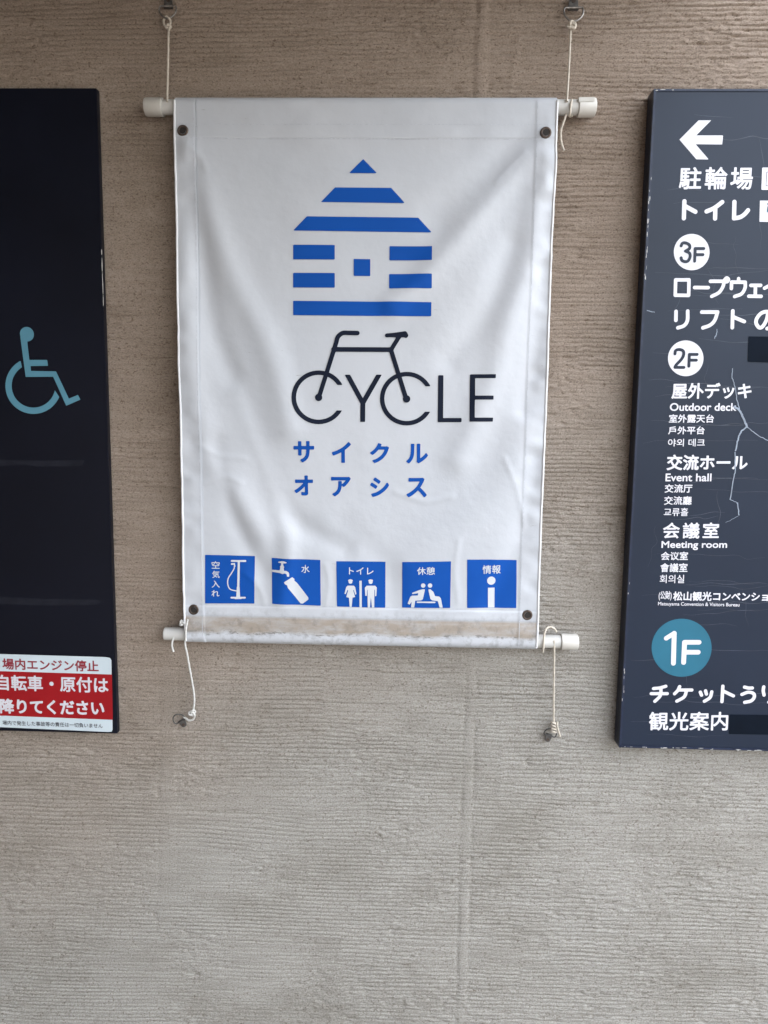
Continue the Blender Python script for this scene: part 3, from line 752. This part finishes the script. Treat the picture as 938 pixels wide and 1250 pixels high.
hanger(221.5, 880, True, .80, 'small dull ring hanger screwed below the bottom left pipe end', .55)
hanger(670.5, 897.5, True, .80, 'small dull ring hanger screwed below the bottom right pipe end', -.25)

def tied(cx, cy, off, size, rot=0.):
    # a closed overhand knot
    x0, z0 = W(cx, cy, off); k = size * PX / 3; P = []
    for t in np.linspace(0, 2 * math.pi, 49)[:-1]:
        u, v, d = math.sin(t) + 2 * math.sin(2 * t), math.cos(t) - 2 * math.cos(2 * t), -math.sin(3 * t)
        P.append((x0 + k * (u * math.cos(rot) - v * math.sin(rot)), -off - d * .0016 - .001, z0 + k * (u * math.sin(rot) + v * math.cos(rot))))
    P.append(P[0]); return P
CG = 'cords tying the banner pipes to the wall hangers'
def w3(px, py, off): x, z = W(px, py, off); return (x, -off, z)
def path(pts): return [w3(*p) for p in pts]
def wraps(cx, cy, off, rx, ry, turns, hpx, n=12, tilt=.3):
    P = []
    for i in range(int(turns * n) + 1):
        a = 2 * math.pi * i / n; f = i / (turns * n)
        x, z = W(cx + rx * math.cos(a) + tilt * 0, cy - hpx / 2 + hpx * f + tilt * rx * math.cos(a), off)
        P.append((x, -off - ry * math.sin(a), z))
    return P
def cord(label, m, r, pieces):
    p0 = pieces[0][0]; t = empty('cord', p0, label, 'cord', CG)
    for name, pts, raw in pieces:
        pass
    return t
def make_cord(label, m, strand, knots, tails=()):
    P = path(strand); t = empty('cord', P[-1], label, 'cord', CG)
    S_len = tube(P, .00155, 10, 14, twist=.9); link('strand', join([S_len]), m, t, True)
    for k in knots: link('knot', join([tube(k, .0017, 8, raw=True, twist=.9)]), m, t, True)
    for tl in tails: link('loose_end', join([tube(path(tl), .0017, 8, 10, twist=.9)]), m, t, True)
make_cord('thin cream cord tied to the top left end of the banner', M_CORD,
          [(206, 37, .010), (205.6, 60, .012), (205, 90, .016), (204.4, 116, .024), (204.3, 124, .029)],
          [smooth_path(path([(203, 20, .011), (207, 23, .012), (208.5, 28, .011), (206, 33, .010), (201.5, 31, .012), (199.8, 27, .011), (201, 23, .009), (205, 20, .008)]), 5),
           tied(205.8, 33.6, .011, 3.0, .3)])
make_cord('cream cord with a loose tail tied to the top right end of the banner', M_CORD,
          [(696.8, 36, .010), (695.8, 60, .013), (694, 95, .020), (692.6, 118, .026), (692.4, 124, .030)],
          [tied(697.8, 31.5, .012, 4.6, .9), smooth_path(path([(700, 26, .011), (703, 30, .013), (701, 34, .015), (696, 33, .014)]), 5),
           smooth_path(path([(698.5, 122, .024), (697.5, 126, .0305), (696.8, 131, .0312), (696.2, 137, .0305), (695.5, 142, .026), (699, 141, .028)]), 5)],
          [[(691.5, 140, .026), (688.5, 148, .027), (685.2, 158, .024), (684.6, 168, .022), (686.2, 177, .023), (688.6, 184, .026)]])
make_cord('white slack cord hanging from the bottom left end of the banner', M_CORDW,
          [(229.5, 756, .0345), (227.5, 766, .0350), (226.8, 778, .0345), (226.2, 786, .027), (229, 800, .022), (232.2, 818, .018), (235.8, 838, .015), (237.6, 854, .013), (236.4, 866, .012)],
          [tied(235.4, 870.6, .012, 4.4, .5), smooth_path(path([(238, 872, .012), (237, 877, .011), (232, 879.5, .010), (227, 877, .009), (224, 874.5, .009)]), 5),
           tied(222.6, 760.4, .030, 3.2, 1.2)],
          [[(213, 777, .026), (210.6, 783, .027), (210.2, 789, .026), (212, 795.5, .024)]])
make_cord('cream cord hanging straight from the bottom right end of the banner', M_CORD,
          [(676.6, 782, .028), (676.8, 792, .025), (676.6, 820, .020), (676.2, 850, .015), (676.2, 883, .010)],
          [wraps(676, 887.5, .010, 2.9, .0034, 3.6, 13, tilt=.5),
           smooth_path(path([(663, 796, .026), (663.8, 786, .031), (664.6, 775, .0315), (667.2, 767.6, .029), (672, 765.4, .026), (677, 767.6, .026), (679.4, 771.5, .024)]), 6)],
          [[(680.4, 881, .012), (680.6, 887, .014), (682.4, 894, .013), (684, 899, .012)]])

# ------------------------------------------------------------------ signs
def flat(y): return lambda X, Z: np.full(np.shape(X), y)
def sprint(name, par, areas, strokes, m, y, cell=.0009, grow=0, cut=None, **kw):
    V, F = sdf_sheet(areas, strokes, cell, grow, .05, cut); return link(name, place2d(V, F, flat(y)), m, par, False, **kw)

# --- right: guide board
OR = .028
def rprint(name, areas, strokes, m, lift, cell=.0009, grow=0, cut=None, par=None, **kw):
    return sprint(name, par or board, areas, strokes, m, -OR - lift, cell, grow, cut, **kw)
rx0 = (W(797, 108, OR)[0] + W(756.5, 913, OR)[0]) / 2; rx1 = rx0 + .60
rz1 = W(797, 108.5, OR)[1]; rz0 = W(760, 912.5, OR)[1]
board = empty('guide_board', (float(rx0 + .3), -.0, float(rz0)), 'tall slate floor guide board with white Japanese lettering and arrow, right of the banner', 'sign')
fw = .0042
link('back_box', box(rx0 + .0015, rx1 - .0015, -OR + .0035, -.0005, rz0 + .0015, rz1 - .0015), M_FRAME, board)
link('panel', box(rx0 + fw, rx1 - fw, -OR, -OR + .003, rz0 + fw, rz1 - fw), M_RSIGN, board)
for a in ((rx0, rx0 + fw - .0002, rz0, rz1), (rx1 - fw + .0002, rx1, rz0, rz1), (rx0 + fw, rx1 - fw, rz1 - fw + .0002, rz1 - .0002), (rx0 + fw, rx1 - fw, rz0 + .0002, rz0 + fw - .0002)):
    link('frame_bar', box(a[0], a[1], -OR - .0014, -.001, a[2], a[3], .0006), M_FRAME, board)
rp = lambda pts: poly_segs(pxy(pts, OR))
g = np.random.default_rng(3)
ch = []
def chips(x0, x1, z0, z1, n, horiz):
    for k in range(n):
        cx, cz = g.uniform(x0, x1), g.uniform(z0, z1); a, b = (g.uniform(.001, .006), g.uniform(.0004, .0011)) if horiz else (g.uniform(.0003, .0008), g.uniform(.001, .005))
        pts = [(cx + a * math.cos(t) * g.uniform(.6, 1.1), cz + b * math.sin(t) * g.uniform(.6, 1.1)) for t in np.linspace(0, 2 * math.pi, 8)[:-1]]
        V = [(p[0], -OR - .0017, p[1]) for p in pts]; o = len(ch_v); ch_v.extend(V); ch_f.append(tuple(range(o, o + 7)))
ch_v, ch_f = [], []
chips(rx0 + .0008, rx0 + fw - .001, rz0, rz0 + .35, 8, False); chips(rx0 + .0008, rx0 + fw - .001, rz1 - .30, rz1 - .12, 22, False)
chips(rx0 + .001, rx0 + .32, rz0 + .0008, rz0 + fw - .0014, 26, True); chips(rx0 + .004, rx0 + .03, rz1 - .003, rz1 - .001, 3, True)
link('paint_chips', mesh(ch_v, ch_f), M_CHIP, board, kind='stuff')

rprint('arrow', [rp([(829.5, 170.6), (852.9, 147), (868.3, 147), (850, 165.4), (882.8, 165.4), (881.7, 176.5), (849.3, 176.2), (865.3, 194.8), (850.2, 194.6)])], [], M_SWHITE, .0004, .0008, label='white arrow pointing left')
def rtext(txt, x0, yt, yb, x1, grow=.55, track=1., yb1=None, cell=None, par=None, m=None, lift=.0004, label=None):
    gp = grow * PX; g2 = grow * .9
    A, h = text_segs(txt, x0 + g2, yt + g2, yb - g2, x1 - g2, (yb1 or yb) - g2, OR, track)
    kw = {'label': label} if label else {}
    return rprint('lettering', [A], [], m or M_SWHITE, lift, cell or max(.00038, min(.0008, h / 36)), gp, par=par, **kw)
rtext('駐輪場', 828.6, 204, 231.4, 918.2, .5, 1.22)
rprint('pictogram_box', [rp([(931.5, 205.6), (958, 205.8), (957, 231), (930.5, 230.8)])], [], M_SWHITE, .0004, .0008, .9 * PX,
       cut=[(pxy([(936, 210), (953.5, 210), (953, 227), (935.2, 227), (936, 210)], OR), .35 * PX)], label='white rounded square at the right end of the first line')
rp2 = rprint('pictogram_box', [rp([(928.2, 245.4), (954, 245.6), (953, 270.6), (927.6, 270.4)])], [], M_SWHITE, .0004, .0008, .4 * PX, label='white square after the second line')
rprint('pictogram', [rp([(937, 252), (941, 251), (941, 266), (938, 266), (937.5, 259), (936, 259)])], [S_([(939, 248.6)], 1.4)], M_TEAL, .0007, .0005, 0, par=rp2)
def kana_strokes(glyphs, r, **kw):
    # round-ended strokes of the big kana; every glyph is a part of its own
    for gl in glyphs:
        st = []
        for k, p in enumerate(gl):
            q = p[:-1] if isinstance(p[-1], str) else p
            q = smooth_path(q, 6) if len(q) > 2 and p[-1] != 'L' else q
            st.append((pxy(q, OR), r * PX))
        rprint('lettering', [], st, M_SWHITE, .0004, .0006)
kana_strokes([
    [[(835.6, 245.8), (834.9, 266.5)], [(836, 251.6), (849, 258.6)]],
    [[(881.7, 246.8), (872, 254), (862.6, 258.2)], [(873.3, 253.8), (873, 266.8)]],
    [[(896.6, 246.6), (896.1, 266.6), 'L'], [(896.1, 266.6), (903.5, 265.2), (909, 261.6), (913.2, 256.8)]]], 2.35)
def floor_disc(cx, cy, r, ry, m, mt, digit, dbox, fbox, gr, label):
    d = rprint('floor_disc', [poly_segs(circ(cx, cy, r, OR, 72, ry))], [], m, .0004, .0008, 0, label=label)
    x0, yt, yb, x1 = dbox
    q = lambda pts: pxy(pts, OR)
    fx0, fyt, fyb, fx1 = fbox; k = gr
    st = [(q([(fx0 + k, fyt + k), (fx0 + k - (.4 * gr), fyb - k)]), k * PX), (q([(fx0 + k, fyt + k), (fx1 - k, fyt + k)]), k * PX),
          (q([(fx0 + k, (fyt + fyb) / 2 - .2), (fx1 - k - 1, (fyt + fyb) / 2 - .2)]), k * PX)]
    if digit == '3':
        p = smooth_path([(x0 + k, yt + 5.2), (x0 + 3.4, yt + 2), (x0 + 7.2, yt + k), (x1 - k - 1, yt + 4.2), (x1 - k - .8, yt + 8.5), (x0 + 7, yt + 11.6)], 6)
        p2 = smooth_path([(x0 + 7, yt + 11.6), (x1 - k - 1, yt + 14), (x1 - k, yt + 18.4), (x1 - k - 2.4, yb - 2.8), (x0 + 6.6, yb - k), (x0 + 2.8, yb - 3.2), (x0 + k, yb - 6.4)], 6)
        st += [(q(p), k * PX), (q(p2), k * PX)]
    elif digit == '2':
        p = smooth_path([(x0 + k, yt + 7), (x0 + 2.6, yt + 3), (x0 + 7, yt + k), (x1 - k - .8, yt + 3.6), (x1 - k - .4, yt + 8.4), (x1 - 5, yt + 14), (x0 + 3.4, yb - 5), (x0 + k, yb - k)], 6)
        st += [(q(p), k * PX), (q([(x0 + k, yb - k), (x1 - k, yb - k)]), k * PX)]
    else:
        st += [(q([(x1 - k - .2, yt + k), (x1 - k - 1.2, yb - k)]), k * PX), (q([(x1 - k - .3, yt + k), (x0 + k, yt + 9)]), k * PX * .95)]
    rprint('lettering', [], st, mt, .0007, .0005, 0, par=d)
floor_disc(844.5, 307.8, 21.8, 22.2, M_SWHITE, M_RSIGN, '3', (829.8, 295, 321.2, 844.2), (847, 301.8, 320.6, 860.8), 1.7, 'white disc reading 3F')
kana_strokes([
    [[(824.9, 341.7), (841.2, 341.7), (840.8, 360.6), (824.4, 360.4), (824.9, 341.7), 'L']],
    [[(848, 351), (864.6, 351.2)]],
    [[(867.4, 343.4), (884.2, 343.4), 'L'], [(884.2, 343.4), (882.4, 350.4), (877.6, 357.2), (869, 361.8)], [(884.8, 341.5), (887.2, 339.4), (889.4, 341.6), (887.2, 344), (884.8, 341.5)]],
    [[(901.7, 340.2), (901.7, 344)], [(892.9, 352.2), (893.2, 344.4), (909.8, 344.6), 'L'], [(909.8, 344.6), (909.6, 351.4), (905.4, 358.6), (896.9, 362)]],
    [[(916.7, 348.4), (928.6, 348.4)], [(922.3, 348.6), (922, 361.2)], [(914.2, 361.6), (929.2, 361.8)]],
    [[(933.4, 351.8), (940, 348), (946.4, 341)], [(941.5, 347), (941.2, 361.8)]]], 1.95)
kana_strokes([
    [[(825.4, 380.2), (825.2, 391)], [(839.6, 379.8), (839.2, 391.4), (835, 397.6), (827.6, 400.2)]],
    [[(856.8, 381), (876, 381), 'L'], [(876, 381), (872.6, 391), (866.8, 397), (858.2, 400.2)]],
    [[(894.6, 379.6), (894, 400)], [(895.3, 387), (908.6, 392.6)]],
    [[(937.6, 382), (935.6, 391), (930.6, 399), (926.4, 399.6), (923, 394), (924.4, 388), (930, 382), (938, 380.6), (947, 384.6), (949.4, 392), (945, 398.4), (936.6, 401.2)]]], 2.05)
floor_disc(837.2, 437.4, 21.6, 21.8, M_SWHITE, M_RSIGN, '2', (822.3, 425, 450.2, 836.6), (839.9, 431, 448.8, 852.8), 1.7, 'white disc reading 2F')
rtext('屋外デッキ', 819.6, 467.4, 486.8, 917, .48)
rtext('Outdoor deck', 817.7, 492, 501.6, 898.8, .25)
rtext('室外露天台', 816.6, 505.8, 516, 871.4, .22); rtext('戶外平台', 815.6, 520.4, 530.2, 860, .22); rtext('야외 데크', 815.4, 535.6, 545, 860.4, .12)
rtext('交流ホール', 813.8, 555, 574, 912.2, .55)
rtext('Event hall', 812.4, 578, 587.6, 868.4, .25)
rtext('交流厅', 811.4, 591, 601.4, 845, .22); rtext('交流廳', 810.7, 605.6, 616.2, 844.2, .2); rtext('교류홀', 810.2, 620, 629.9, 840, .12)
rtext('会議室', 809, 637.8, 657.4, 877.4, .42, 1.25)
rtext('Meeting room', 807.4, 660.4, 671.4, 887.4, .25)
rtext('会议室', 806.8, 673.4, 683.8, 839.8, .22); rtext('會議室', 806, 687.4, 698.4, 839.2, .2); rtext('회의실', 805.3, 701.6, 711.8, 835.2, .12)
rtext('(公財)', 804, 721.4, 733, 819.8, .15); rtext('松山観光コンベンション', 821.6, 722, 733.2, 951, .32, 1., 734)
rtext('Matsuyama Convention & Visitors Bureau', 803.3, 734.6, 740.2, 902.6, .08, 1., 741.6)
floor_disc(832.2, 790.6, 36.6, 35.4, M_TEAL, M_SWHITE, '1', (810.4, 770, 812.4, 826.2), (832.8, 781, 811.4, 856.2), 2.9, 'teal disc reading 1F')
kana_strokes([
    [[(812.8, 837.6), (805.6, 839.6), (798, 840.4)], [(795.2, 846.6), (814.6, 846.6)], [(807, 840.6), (806.2, 849), (799.6, 856)]],
    [[(829.8, 838), (827.4, 842.8), (823.6, 846.8)], [(828.4, 842.2), (844.6, 842.2)], [(838.2, 842.6), (835.4, 850.4), (826.4, 855.8)]],
    [[(855, 844.8), (856.5, 848.5)], [(861.4, 843.2), (862.5, 847.2)], [(869, 844.4), (866.8, 851.4), (860, 855.9)]],
    [[(882.5, 837.5), (881.4, 856.4)], [(883.3, 843.6), (895.4, 849.4)]],
    [[(909, 838.6), (913.6, 839.8), (918.4, 839.8)], [(905.8, 847.6), (913.4, 844.9), (920, 846.6), (920.6, 851.4), (916.6, 855.6), (909.2, 857.2)]],
    [[(932.4, 838.4), (931.8, 843), (932.8, 848.4)], [(945.6, 838), (947, 846), (944.4, 853), (938.6, 857)]]], 2.0)
rtext('観光案内', 792, 868.8, 891.6, 888.4, .48, 1.02)
rprint('masking_patch', [rp([(913.8, 410.6), (975, 411.4), (974, 443.4), (912.8, 441.8)])], [], M_MASK, .0006, .001, label='black rectangle of tape beside the 2F disc')
rprint('masking_patch', [rp([(890.6, 872), (975, 873), (974, 897.4), (890, 895.8)])], [], M_MASK, .0006, .001, label='black strip of tape at the end of the last line')
cr = lambda pts, r: (pxy(pts, OR), r * PX)
def jag(pts, a=.8, n=6):
    P = smooth_path(pts, n); return P + g.normal(0, a * .35, P.shape)
rprint('crack', [], [cr(jag([(894, 450), (893.7, 460), (897, 471.5), (900, 490), (903.6, 502)]), .45), cr(jag([(896, 496), (903, 501.6), (907.5, 511), (912, 521)]), 1.1), cr(jag([(912, 521), (923.6, 530.5), (940, 539)]), .42),
                     cr(jag([(911.4, 521), (904, 528), (900.6, 537), (898, 550)]), .8), cr(jag([(897.3, 552), (897.3, 573), (895, 585), (891.4, 609.6)]), .6),
                     cr(jag([(891.6, 609.6), (896, 612), (900.4, 614)]), .3), cr(jag([(900.4, 614), (902, 628.6)]), .6), cr(jag([(901, 630), (885.7, 638)]), .22)], M_CRACK, .0009, .0004, 0, label='pale branching crack in the board face')
for P in ([(875, 402), (874.6, 408), (872, 413)], [(789.5, 379), (795, 380.5), (799, 381)]): rprint('scratch', [], [cr(jag(P), .4)], M_CRACK, .0009, .0004)
sc = []
for k in range(46):
    y = g.uniform(125, 900); xl = 797 - (y - 108) * .0505 + 8; x = xl + g.uniform(0, 90); ln = g.uniform(30, 160); P = [(x, y)]
    while P[-1][0] < x + ln: P.append((P[-1][0] + g.uniform(9, 18), P[-1][1] + g.normal(0, 1.5)))
    sc.append(cr(smooth_path(P, 4), g.uniform(.10, .24)))
for k in range(14):
    y = g.uniform(130, 820); x = g.uniform(800, 960); P = [(x, y)]; d = g.uniform(-.5, .5)
    for _ in range(6): P.append((P[-1][0] + g.normal(d * 6, 2.), P[-1][1] + g.uniform(5, 12)))
    sc.append(cr(smooth_path(P, 4), g.uniform(.08, .18)))
V, F = [], []
def ribbon(P, r, y):
    P = np.array(P); n = len(P); t = np.gradient(P, axis=0); t /= np.linalg.norm(t, axis=1)[:, None] + 1e-12; o = len(V)
    for k in range(n):
        q = r * (1 - .7 * abs(2 * k / (n - 1) - 1)); nx_, nz_ = -t[k][1] * q, t[k][0] * q
        V.append((P[k][0] - nx_, y, P[k][1] - nz_)); V.append((P[k][0] + nx_, y, P[k][1] + nz_))
    for k in range(n - 1): F.append((o + 2 * k, o + 2 * k + 2, o + 2 * k + 3, o + 2 * k + 1))
for i, (P, r) in enumerate(sc): ribbon(np.array(P)[np.array(P)[:, 0] < rx1 - .01], r * 1.6, -OR - .00012 - i * 2e-6)
link('scratches', mesh(V, F), M_SCR, board, kind='stuff')

# --- left: dark board with wheelchair emblem
OL = .012
lz1 = W(60, 107.5, OL)[1]; lx1 = (W(119, 107.5, OL)[0] + W(142.5, 895, OL)[0]) / 2; lx0 = lx1 - .62; lz0 = W(142, 895.5, OL)[1]
left = empty('parking_board', (float(lx0 + .3), 0., float(lz0)), 'near black board with pale blue wheelchair emblem at the left edge', 'sign')
link('panel', box(lx0, lx1, -OL, -.0005, lz0, lz1, .0008), M_LSIGN, left)
lp = lambda pts: poly_segs(pxy(pts, OL))
def lprint(name, areas, strokes, m, lift, cell=.0009, grow=0, cut=None, par=None, **kw): return sprint(name, par or left, areas, strokes, m, -OL - lift, cell, grow, cut, **kw)
E3 = loc(0, 380, .1706)
wh = [(242 + 201 * math.cos(R(a)), 533 - 201 * math.sin(R(a))) for a in np.linspace(117.4, 336.5, 50)] + [(242 + 156 * math.cos(R(a)), 533 - 156 * math.sin(R(a))) for a in np.linspace(348, 122, 50)]
lprint('wheelchair_emblem', [lp(E3([(147, 180), (197, 212), (213, 348), (340, 348), (346, 390), (221, 392), (224, 427), (403, 430), (495, 625), (560, 598), (578, 632), (476, 676), (383, 468), (186, 470)])), lp(E3(wh))],
       [(pxy(E3([(195, 164)]), OL), 49 * .1706 * PX * 1.02)], M_EMBLEM, .0004, .0008, label='pale blue wheelchair symbol')
lprint('tape_residue', [lp([(-20, 560.5), (42, 562.4), (103.5, 561.8), (101, 569), (46, 569.8), (30, 567), (-20, 570)])], [], M_TAPE, .0003, .001, label='faint grey strip left by old tape, upper')
lprint('tape_residue', [lp([(-20, 727), (60, 731), (121, 732), (123, 735), (119, 738.4), (50, 739), (-20, 736)])], [], M_TAPE, .0003, .001, label='faint grey strip left by old tape, lower')
ch_v, ch_f = [], []
xe = lx1 + .0003
for k in range(14):
    cz = W(125, g.uniform(302, 368), OL)[1]; a, b = g.uniform(.0006, .0011), g.uniform(.004, .010); o = len(ch_v)
    V8 = [(xe + a * math.cos(t) * g.uniform(.7, 1), -OL - .0008 - 1e-5 * k, cz + b * math.sin(t)) for t in np.linspace(0, 2 * math.pi, 8)[:-1]]; ch_v += V8; ch_f.append(tuple(range(o, o + 7)))
link('paint_chips', mesh(ch_v, ch_f), M_CHIP, left, kind='stuff')

st = lprint('notice_sticker', [lp([(-40, 797.4), (0, 798.2), (130, 802), (134.8, 803), (136.4, 806), (137.9, 890.4), (136.8, 893), (133, 893.4), (0, 887.4), (-40, 885.4)])], [], M_STICK, .0006, .0009, label='white and red no riding notice sticker at the foot of the board')
lprint('red_band', [lp([(-40, 817.8), (0, 819), (137.2, 823.2), (138.2, 878.4), (0, 873.2), (-40, 871.6)])], [], M_RED, .0009, .0009, par=st)
def ltext(txt, x0, yt, yb, x1, yb1, grow, m, lift=.0012, track=1., cell=None):
    gp = grow * PX; A, h = text_segs(txt, x0 + grow, yt + grow, yb - grow, x1 - grow, yb1 - grow, OL, track)
    lprint('lettering', [A], [], m, lift, cell or max(.00038, min(.0008, h / 34)), gp, par=st)
ltext('場内エンジン停止', 3.8, 803.2, 816.9, 121.2, 819.9, .32, M_CRIMSON)
ltext('自転車・原付は', -3, 823.2, 842.4, 133.2, 845.8, .5, M_SWHITE)
ltext('降りてください', .8, 852.2, 870.6, 128.2, 873.4, .7, M_SWHITE)
ltext('場内で発生した事故等の責任は一切負いません', 3.8, 879, 884.6, 126, 888.6, .06, M_BTXT)
